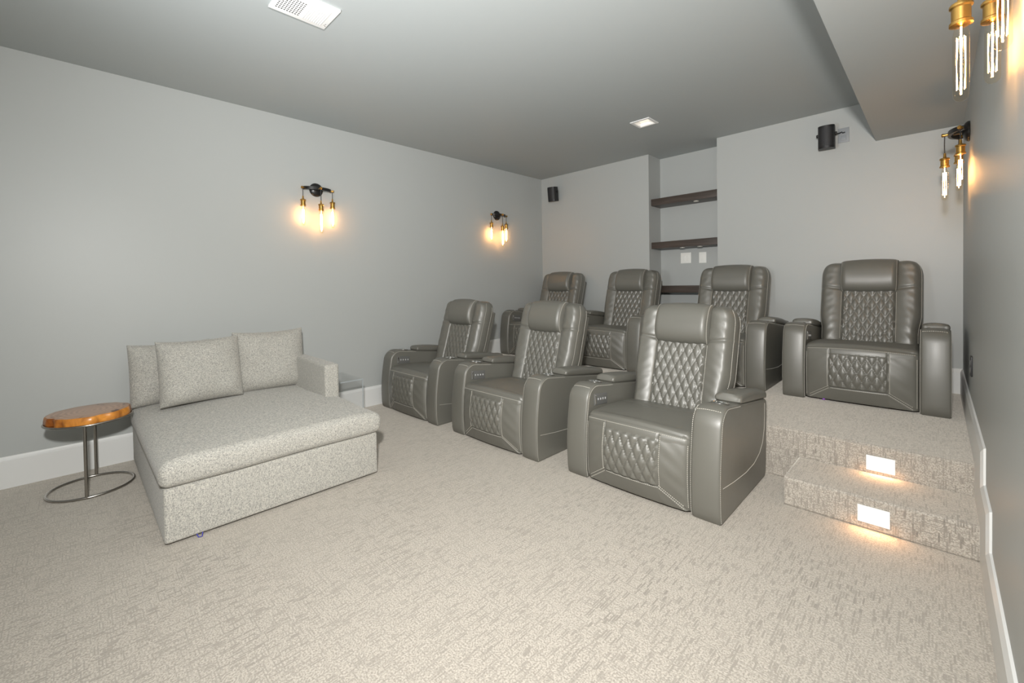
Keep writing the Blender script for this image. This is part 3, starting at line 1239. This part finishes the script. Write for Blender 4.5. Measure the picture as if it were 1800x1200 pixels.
# throw pillows leaning on the wall side
def make_throw(wd, hg, th, seed, lean, sag=0.0):
    rs = random.Random(seed)
    ph = [rs.uniform(0, 6) for _ in range(6)]
    n = 33
    g = np.linspace(-1, 1, n)
    g = np.sign(g) * (1 - (1 - np.abs(g)) ** 1.4)
    V, U = np.meshgrid(g, g, indexing='ij')
    A = np.clip(1 - np.abs(U) ** 3.6, 0, 1) ** 0.55 * np.clip(1 - np.abs(V) ** 3.6, 0, 1) ** 0.55
    pin = 0.022
    Y = U * wd / 2 * (1 - pin * (1 - V ** 2) * np.abs(U) ** 3)
    Z = V * hg / 2 * (1 - pin * (1 - U ** 2) * np.abs(V) ** 3)
    wr = 0.006 * np.sin(5 * U + ph[0] + 2 * V) * np.sin(4 * V + ph[1]) + 0.003 * np.sin(13 * U * V + ph[2])
    verts = []
    for sgn in (1, -1):
        X = sgn * (th / 2 * A + wr * A) + 0.012 * np.sin(3 * U + ph[3]) * V
        # belly hangs lower
        Xs = X + (sgn * 0.02 * np.clip(-V, 0, 1) * A)
        Zs = Z - sag * (1 - U ** 2) * np.clip(V, 0, 1)
        verts += list(np.stack([Xs.ravel(), Y.ravel(), Zs.ravel()], -1))
    f = grid_faces(n, n) + [q[::-1] for q in grid_faces(n, n, n * n)]
    mb = MB().add(verts, f)
    Mx = Matrix.Translation((0, 0, hg / 2)) @ Matrix.Rotation(lean, 4, 'Y')
    mb.xform(Mx)
    return mb


def throw(label, loc, rz, wd, hg, th, seed, lean):
    r = thing('throw_pillow', label, 'pillow', loc, rz, 'throw pillows on the daybed')
    make_throw(wd, hg, th, seed, lean, 0.012).build('cover', 'tweed', r, 70)
    zipper = MB().tube([(0.0, -wd * 0.3, 0.012), (0.0, wd * 0.3, 0.012)], 0.003, 6)
    return r


throw('grey tweed throw pillow leaning at the left, half hidden behind another pillow', (0.225, -4.588, 0.437), 0.02, 0.50, 0.452, 0.19, 1, -0.16)
throw('grey tweed throw pillow in the middle, in front of the two others', (0.48, -4.45, 0.458), 0.05, 0.51, 0.465, 0.20, 2, -0.22)
throw('grey tweed throw pillow at the right, next to the daybed arm', (0.36, -3.955, 0.442), -0.03, 0.53, 0.49, 0.20, 3, -0.14)

# ================================================================== SIDE TABLE
tx, ty, tr = 0.41, -5.042, 0.208
tb = thing('side_table', 'round side table with wood slice top on a steel ring base', 'table', (tx, ty, 0), -0.13)
ringp = [(tr * math.cos(a), tr * math.sin(a), 0.0085) for a in np.linspace(0, 2 * PI, 48, endpoint=False)]
MB().tube(ringp, 0.008, 10, True).build('base_ring', 'steel', tb, 60)
MB().tube([(x, y, 0.452) for x, y, z in ringp], 0.007, 10, True).build('top_ring', 'steel', tb, 60)
MB().lathe([(0.0, 0.449), (tr, 0.449), (tr, 0.456), (0.0, 0.456)], 48, None, False, False).build('tray', 'steel', tb, 40)
for sgn in (-1, 1):
    for off in (-0.0, ):
        MB().tube([(sgn * tr, off, 0.012), (sgn * tr, off, 0.450)], 0.009, 10).build('pole', 'steel', tb, 60)
# live-edge slab: ragged outline with bites in the rim
rs = random.Random(5)
ns = 96
sl = MB()
rads_t, rads_b = [], []
for k in range(ns):
    a = 2 * PI * k / ns
    r = 0.201 + 0.004 * math.sin(3 * a + 1) + 0.002 * math.sin(11 * a)
    bite = 0.0
    for c, wdt, dp in ((-0.96, 0.16, 0.030), (0.42, 0.22, 0.024), (-0.55, 0.08, 0.012), (2.3, 0.2, 0.02)):
        dlt = (a - c + PI) % (2 * PI) - PI
        bite = max(bite, dp * max(0, 1 - abs(dlt) / wdt) ** 0.7)
    rads_t.append(r - bite * 0.55); rads_b.append(r - bite + 0.003)
lev = [(0.4565, rads_b, 0.0), (0.462, rads_b, 0.002), (0.480, [0.5 * (p + q) for p, q in zip(rads_t, rads_b)], 0.002), (0.497, rads_t, 0.0), (0.503, rads_t, -0.005)]
v = []
for z, rr, ex in lev:
    for k in range(ns):
        a = 2 * PI * k / ns
        r = rr[k] + ex
        v.append((r * math.cos(a), r * math.sin(a), z))
f = []
for i in range(len(lev) - 1):
    for k in range(ns):
        f.append((i * ns + k, i * ns + (k + 1) % ns, (i + 1) * ns + (k + 1) % ns, (i + 1) * ns + k))
f.append(tuple(range(ns))[::-1])
sl.add(v, f)
so = sl.build('wood_rim', 'bark', tb, 50)
so['label'] = 'orange raw edge of the wood slice'
top = MB()
v = []
for rr_, z in ((1.0, 0.5032), (0.97, 0.5045), (0.5, 0.5045), (0.0, 0.5045)):
    for k in range(ns):
        a = 2 * PI * k / ns
        r = (rads_t[k] - 0.005) * rr_
        v.append((r * math.cos(a), r * math.sin(a), z))
f = []
for i in range(3):
    for k in range(ns):
        f.append((i * ns + k, i * ns + (k + 1) % ns, (i + 1) * ns + (k + 1) % ns, (i + 1) * ns + k))
top.add(v, f).build('wood_slice', 'slab', tb, 50)

# ================================================================== ACRYLIC TABLE
ac = thing('acrylic_table', 'clear acrylic waterfall side table between daybed arm and recliner', 'table', (0.3, -3.415, 0))
ay0, ay1, ax0, ax1, az, at_ = -0.20, 0.20, -0.22, 0.22, 0.425, 0.012
MB().rbox(ax0, ax1, ay0, ay1, az - at_, az, 0.003, 2, 1).build('top', 'acrylic', ac, 40)
for sgn in (-1, 1):
    y0 = ay1 - at_ if sgn > 0 else ay0
    MB().rbox(ax0, ax1, y0, y0 + at_, 0.0, az - at_ - 0.0005, 0.003, 2, 1).build('side_panel', 'acrylic', ac, 40)
eg = MB()
eg.box(ax1 - 0.001, ax1 + 0.0008, ay0, ay1, az - at_ + 0.002, az - 0.002)
for y0 in (ay0, ay1 - at_):
    eg.box(ax1 - 0.001, ax1 + 0.0008, y0 + 0.002, y0 + at_ - 0.002, 0.0, az - at_)
eg.build('polished_edge', 'acryledge', ac, 30)


# ================================================================== SCONCES
def bulb_set(root, x, y, ztop, zbot, idx):
    """cord, brass socket, tube bulb with glowing filament; x,y local"""
    zs = ztop
    MB().tube([(x, y, 0.0), (x + 0.001, y, (0.0 + zs) / 2), (x, y, zs)], 0.0032, 6).build('cord', 'cord', root, 60)
    Mx = Matrix.Translation((x, y, 0))
    so = MB().lathe([(0.006, zs + 0.004), (0.008, zs - 0.02), (0.010, zs - 0.026), (0.023, zs - 0.029), (0.0255, zs - 0.033), (0.0255, zs - 0.039),
                     (0.021, zs - 0.043), (0.021, zs - 0.078), (0.0255, zs - 0.082), (0.0255, zs - 0.090), (0.017, zs - 0.092)], 24, Mx, True, True).build('socket', 'brass', root, 40)
    so['label'] = 'brass lamp socket'
    z0 = zs - 0.090
    L_ = z0 - zbot
    prof = [(0.012, z0), (0.0165, z0 - 0.018), (0.0175, z0 - 0.03), (0.0175, zbot + 0.020), (0.0155, zbot + 0.010), (0.010, zbot + 0.003), (0.0004, zbot)]
    bl = MB().lathe(prof, 24, Mx, False, False).build('bulb', 'glass', root, 60)
    bl['label'] = 'clear tube bulb'
    fm = MB()
    za, zb = z0 - 0.035, zbot + 0.035
    for k in range(6):
        a = 2 * PI * k / 6 + 0.2
        rr = 0.0092
        fm.tube([(x + rr * math.cos(a), y + rr * math.sin(a), za), (x + rr * 1.15 * math.cos(a + 0.25), y + rr * 1.15 * math.sin(a + 0.25), (za + zb) / 2),
                 (x + rr * math.cos(a + 0.5), y + rr * math.sin(a + 0.5), zb)], 0.0009, 5)
    fm.tube([(x, y, z0 - 0.005), (x, y, zbot + 0.02)], 0.0022, 6)
    fm.build('filament', 'filament', bl, 60)


def make_sconce(label, loc, rz):
    """local: wall plane x=0, room towards +x, y along the wall, z=0 at plate centre"""
    r = thing('wall_sconce', label, 'wall lamp', loc, rz, 'three-bulb industrial wall sconces')
    Mp = Matrix.Rotation(PI / 2, 4, 'Y')
    MB().lathe([(0.064, 0.0), (0.066, 0.004), (0.064, 0.012), (0.055, 0.022), (0.034, 0.031), (0.012, 0.035), (0.0, 0.0352)], 36, Mp, True, False).build('backplate', 'blackmetal', r, 40)
    # horizontal bow: flat band bent out from the wall
    A, B = 0.132, 0.072
    outer, inner_ = [], []
    K = 28
    v = []
    for k in range(K + 1):
        t = PI * k / K
        for rr in (1.0, 0.86):
            yy = -A * math.cos(t) * (1 if rr == 1.0 else 0.93)
            xx = 0.030 + B * math.sin(t) * rr - (0 if rr == 1.0 else 0.006)
            for zz in (-0.014, 0.014):
                v.append((xx, yy, zz))
    f = []
    for k in range(K):
        a, b = 4 * k, 4 * (k + 1)
        f += [(a, b, b + 1, a + 1), (a + 2, a + 3, b + 3, b + 2), (a, a + 2, b + 2, b), (a + 1, b + 1, b + 3, a + 3)]
    f += [(0, 1, 3, 2), (4 * K, 4 * K + 2, 4 * K + 3, 4 * K + 1)]
    arm = MB().add(v, f)
    arm.tube([(0.02, 0, 0), (0.075, 0, 0)], 0.012, 12)
    arm.build('bow_arm', 'blackmetal', r, 35)
    # brass knobs at the ends and in the middle, a bulb under each
    for (x, y, dx, dy, zt, zb) in ((0.040, -0.130, 0.5, -0.85, -0.085, -0.362), (0.104, 0.0, 1, 0, -0.125, -0.435), (0.040, 0.130, 0.5, 0.85, -0.080, -0.366)):
        d = Vector((dx, dy, 0)).normalized()
        p = Vector((x, y, 0))
        Mk = Matrix.Translation(p - d * 0.012) @ d.to_track_quat('Z', 'Y').to_matrix().to_4x4()
        k_ = MB().lathe([(0.009, 0.0), (0.0095, 0.028), (0.012, 0.030), (0.012, 0.036), (0.009, 0.040), (0.0, 0.041)], 16, Mk, True, False).build('knob', 'brass', r, 40)
        e = p + d * 0.012
        bulb_set(r, e.x, e.y, zt, zb, 0)
    return r


sL = make_sconce('black and brass three-bulb sconce on left wall above the daybed', (0, -3.405, 2.235), 0)
dup(sL, (0, -0.965, 2.235), 'black and brass three-bulb sconce on left wall close to the back corner')
dup(sL, (W, -0.97, 2.235), 'black and brass three-bulb sconce on right wall under the soffit, near the back wall', PI)
dup(sL, (W + 0.012, -3.28, 2.225), 'black and brass three-bulb sconce nearest the camera on right wall, cut by the top edge', PI)


# ================================================================== NICHE SHELVES
def shelf(label, zt, zb, pucks):
    y0 = 0.055
    r = thing('floating_shelf', label, 'shelf', ((XN1 + XN2) / 2, ND, zb), 0, 'dark shelves in the niche')
    MB().rbox(-(XN2 - XN1) / 2 + 0.001, (XN2 - XN1) / 2 - 0.001, y0 - ND, -0.001, 0.0, zt - zb, 0.002, 2, 1).build('board', 'shelfwood', r, 30)
    for px in pucks:
        pk = MB().lathe([(0.030, 0.0), (0.030, -0.008), (0.026, -0.010), (0.0, -0.010)], 20, Matrix.Translation((px, y0 - ND + 0.09, 0)), True, False).build('puck_light', 'puck', r, 40)
        pk['label'] = 'small pale puck light'
    return r


shelf('topmost dark wood shelf in the niche, above an empty bay', 2.327, 2.243, (0.12,))
shelf('middle dark wood shelf in the niche, just above the white switch plates', 1.782, 1.702, (-0.05, 0.16))
shelf('lowest dark wood shelf in the niche, partly behind two recliners', 1.234, 1.150, ())


def wall_plate(name, label, cat, x0, x1, z0, z1, y, n, rock='rocker_switch'):
    r = thing(name, label, cat, ((x0 + x1) / 2, y, (z0 + z1) / 2), 0)
    w_, h_ = (x1 - x0) / 2, (z1 - z0) / 2
    MB().rbox(-w_, w_, -0.006, 0, -h_, h_, 0.0025, 2, 1).build('plate', 'whiteplastic', r, 40)
    for k in range(n):
        c = (k - (n - 1) / 2) * 0.046
        MB().rbox(c - 0.0165, c + 0.0165, -0.010, -0.005, -0.033, 0.033, 0.002, 2, 1).build(rock, 'whiteplastic', r, 40)
    return r


wall_plate('switch_plate', 'wider white double switch plate under the middle niche shelf', 'switch', 2.030, 2.160, 1.512, 1.645, ND, 2)
wall_plate('switch_plate', 'narrower white single switch plate under the middle niche shelf', 'switch', 2.258, 2.345, 1.506, 1.640, ND, 1)


# ================================================================== SPEAKERS
def speaker(label, loc, w_, h_, rz, tilt):
    r = thing('wall_speaker', label, 'speaker', loc, 0, 'small black surround speakers')
    R_ = Matrix.Translation((0, -0.10, 0)) @ Matrix.Rotation(rz, 4, 'Z') @ Matrix.Rotation(tilt, 4, 'X')
    n = 18
    out = []
    for k in range(n + 1):
        t = PI * k / n
        out.append((w_ / 2 * math.cos(t), -0.05 * math.sin(t) ** 0.8 - 0.012))
    out += [(-w_ / 2, 0.045), (w_ / 2, 0.045)]

    def prism(sc, z0, z1, dy=0.0):
        m = len(out)
        v = [(x * sc, y * sc + dy, z0) for x, y in out] + [(x * sc, y * sc + dy, z1) for x, y in out]
        f = [(i, (i + 1) % m, m + (i + 1) % m, m + i) for i in range(m)] + [tuple(range(m))[::-1], tuple(range(m, 2 * m))]
        return MB().add(v, f)
    prism(1.0, -h_ / 2, h_ / 2).xform(R_).build('cabinet', 'black', r, 35)
    prism(0.985, -h_ / 2 + 0.022, h_ / 2 - 0.022, -0.004).xform(R_).build('grille', 'grille', r, 35)
    for sgn in (-1, 1):
        MB().lathe([(0.014, 0), (0.016, 0.006), (0.012, 0.016)], 14, R_ @ Matrix.Translation((sgn * w_ / 2, 0.015, h_ * 0.14)) @ Matrix.Rotation(sgn * PI / 2, 4, 'Y')).build('pivot_knob', 'black', r, 40)
    br = MB().tube([tuple(R_ @ Vector((0, 0.04, 0.03))), (0, -0.03, 0.02), (0, -0.006, 0.02)], 0.011, 10)
    br.rbox(-0.028, 0.028, -0.008, 0, -0.03, 0.07, 0.003, 2, 1)
    br.build('wall_bracket', 'black', r, 40)
    return r


speaker('small black speaker on back wall at the left corner', (0.300, 0, 2.60), 0.135, 0.205, 0.10, 0.12)
speaker('small black speaker on back wall beside the grey cover plate, left of soffit', (3.605, 0, 2.612), 0.128, 0.208, 0.05, 0.05)
gp = thing('cover_plate', 'grey cover plate with speaker wire beside the right-hand speaker', 'wall plate', (3.722, 0, 2.628))
MB().rbox(-0.042, 0.042, -0.006, 0, -0.068, 0.068, 0.002, 2, 1).build('plate', 'greyplate', gp, 40)
MB().rbox(-0.020, 0.020, -0.010, -0.004, -0.045, -0.004, 0.002, 2, 1).build('socket', 'greyplate', gp, 40)
MB().tube([(0.012, -0.012, 0.024), (-0.006, -0.016, 0.020), (-0.012, -0.014, 0.030), (-0.03, -0.02, 0.022), (-0.058, -0.035, 0.018)], 0.0055, 7).build('wire', 'black', gp, 60)

# ================================================================== CEILING FIXTURES
dl = thing('recessed_light', 'square white recessed ceiling light in front of the niche', 'ceiling light', (LX, LY, H))
fr = MB()
o_, i_ = 0.102, 0.078
for (x0, x1, y0, y1) in ((-o_, o_, -o_, -i_), (-o_, o_, i_, o_), (-o_, -i_, -i_, i_), (i_, o_, -i_, i_)):
    fr.box(x0, x1, y0, y1, -0.007, 0.0)
fr.build('trim_frame', 'whitemetal', dl, 30)
hs = MB()
for (x0, x1, y0, y1) in ((-i_ - 0.004, -i_, -i_, i_), (i_, i_ + 0.004, -i_, i_), (-i_, i_, -i_ - 0.004, -i_), (-i_, i_, i_, i_ + 0.004)):
    hs.box(x0, x1, y0, y1, -0.002, 0.060)
hs.box(-i_, i_, -i_, i_, 0.058, 0.062)
hs.build('housing', 'whitemetal', dl, 30)
MB().rbox(-0.070, 0.070, -0.070, 0.070, 0.030, 0.040, 0.004, 2, 1).build('lens', 'downlens', dl, 30)

vx0, vx1, vy0, vy1 = 1.648, 1.887, -4.290, -3.976
vt = thing('ceiling_vent', 'white ceiling vent with perforated and slotted halves', 'vent', ((vx0 + vx1) / 2, (vy0 + vy1) / 2, H))
hw_, hl_ = (vx1 - vx0) / 2, (vy1 - vy0) / 2
MB().rbox(-hw_, hw_, -hl_, hl_, -0.014, 0.0, 0.003, 2, 1).build('cover', 'whitemetal', vt, 40)
ho = MB()
for i in range(8):
    for j in range(9):
        ho.lathe([(0.0048, -0.0143), (0.0048, -0.0139)], 8, Matrix.Translation((-0.078 + 0.0185 * i, -0.128 + 0.0145 * j, 0)))
h_ = ho.build('perforation', 'hole', vt, 40)
h_['kind'] = 'stuff'
for j in range(9):
    yy = 0.015 + 0.0125 * j
    MB().rbox(-0.085, 0.085, yy, yy + 0.005, -0.0185, -0.0135, 0.0018, 2, 1).build('slat', 'whitemetal', vt, 40)
sp = MB()
for x, y in ((-0.072, 0.138), (-0.060, 0.142), (-0.080, 0.146)):
    sp.lathe([(0.003, -0.0144), (0.003, -0.0139)], 8, Matrix.Translation((x, y, 0)))
sp.build('screw_head', 'hole', vt, 40)


# ================================================================== STEP LIGHTS, OUTLET
def step_light(label, y, z0, z1):
    r = thing('step_light', label, 'step light', (4.1165, y, (z0 + z1) / 2), 0, 'lit step lights')
    hh = (z1 - z0) / 2
    MB().rbox(-0.0635, 0.0635, -0.008, 0.0, -hh, hh, 0.002, 2, 1).build('frame', 'whitemetal', r, 40)
    MB().box(-0.061, 0.061, -0.0088, -0.0075, -hh + 0.002, hh - 0.002).build('lens', 'steplens', r, 30)
    return r


def step_glow(y, z):
    # the lamp's own down-thrown light
    l = add_light('step_lamp', 'AREA', (4.1165, y - 0.014, z), 0.62, (1.0, 0.50, 0.20), 0.1, target=(4.1165, y - 0.06, z - 0.10))
    l.data.shape = 'RECTANGLE'
    l.data.size = 0.12
    l.data.size_y = 0.02
    return l


step_light('lit white step light on the upper riser, edge of the platform', YU, 0.177, 0.263)
step_light('lit white step light on the lower riser, next to the floor', YL, 0.034, 0.120)
step_glow(YU, 0.205)
step_glow(YL, 0.065)

ol = thing('wall_outlet', 'black outlet plate low on right wall beside the platform', 'outlet', (W, -1.30, 0.742), 0)
MB().rbox(-0.008, 0, -0.036, 0.036, -0.06, 0.06, 0.002, 2, 1).build('plate', 'black', ol, 40)
for zc in (-0.022, 0.022):
    MB().rbox(-0.011, -0.006, -0.017, 0.017, zc - 0.015, zc + 0.015, 0.002, 2, 1).build('socket', 'panel', ol, 40)
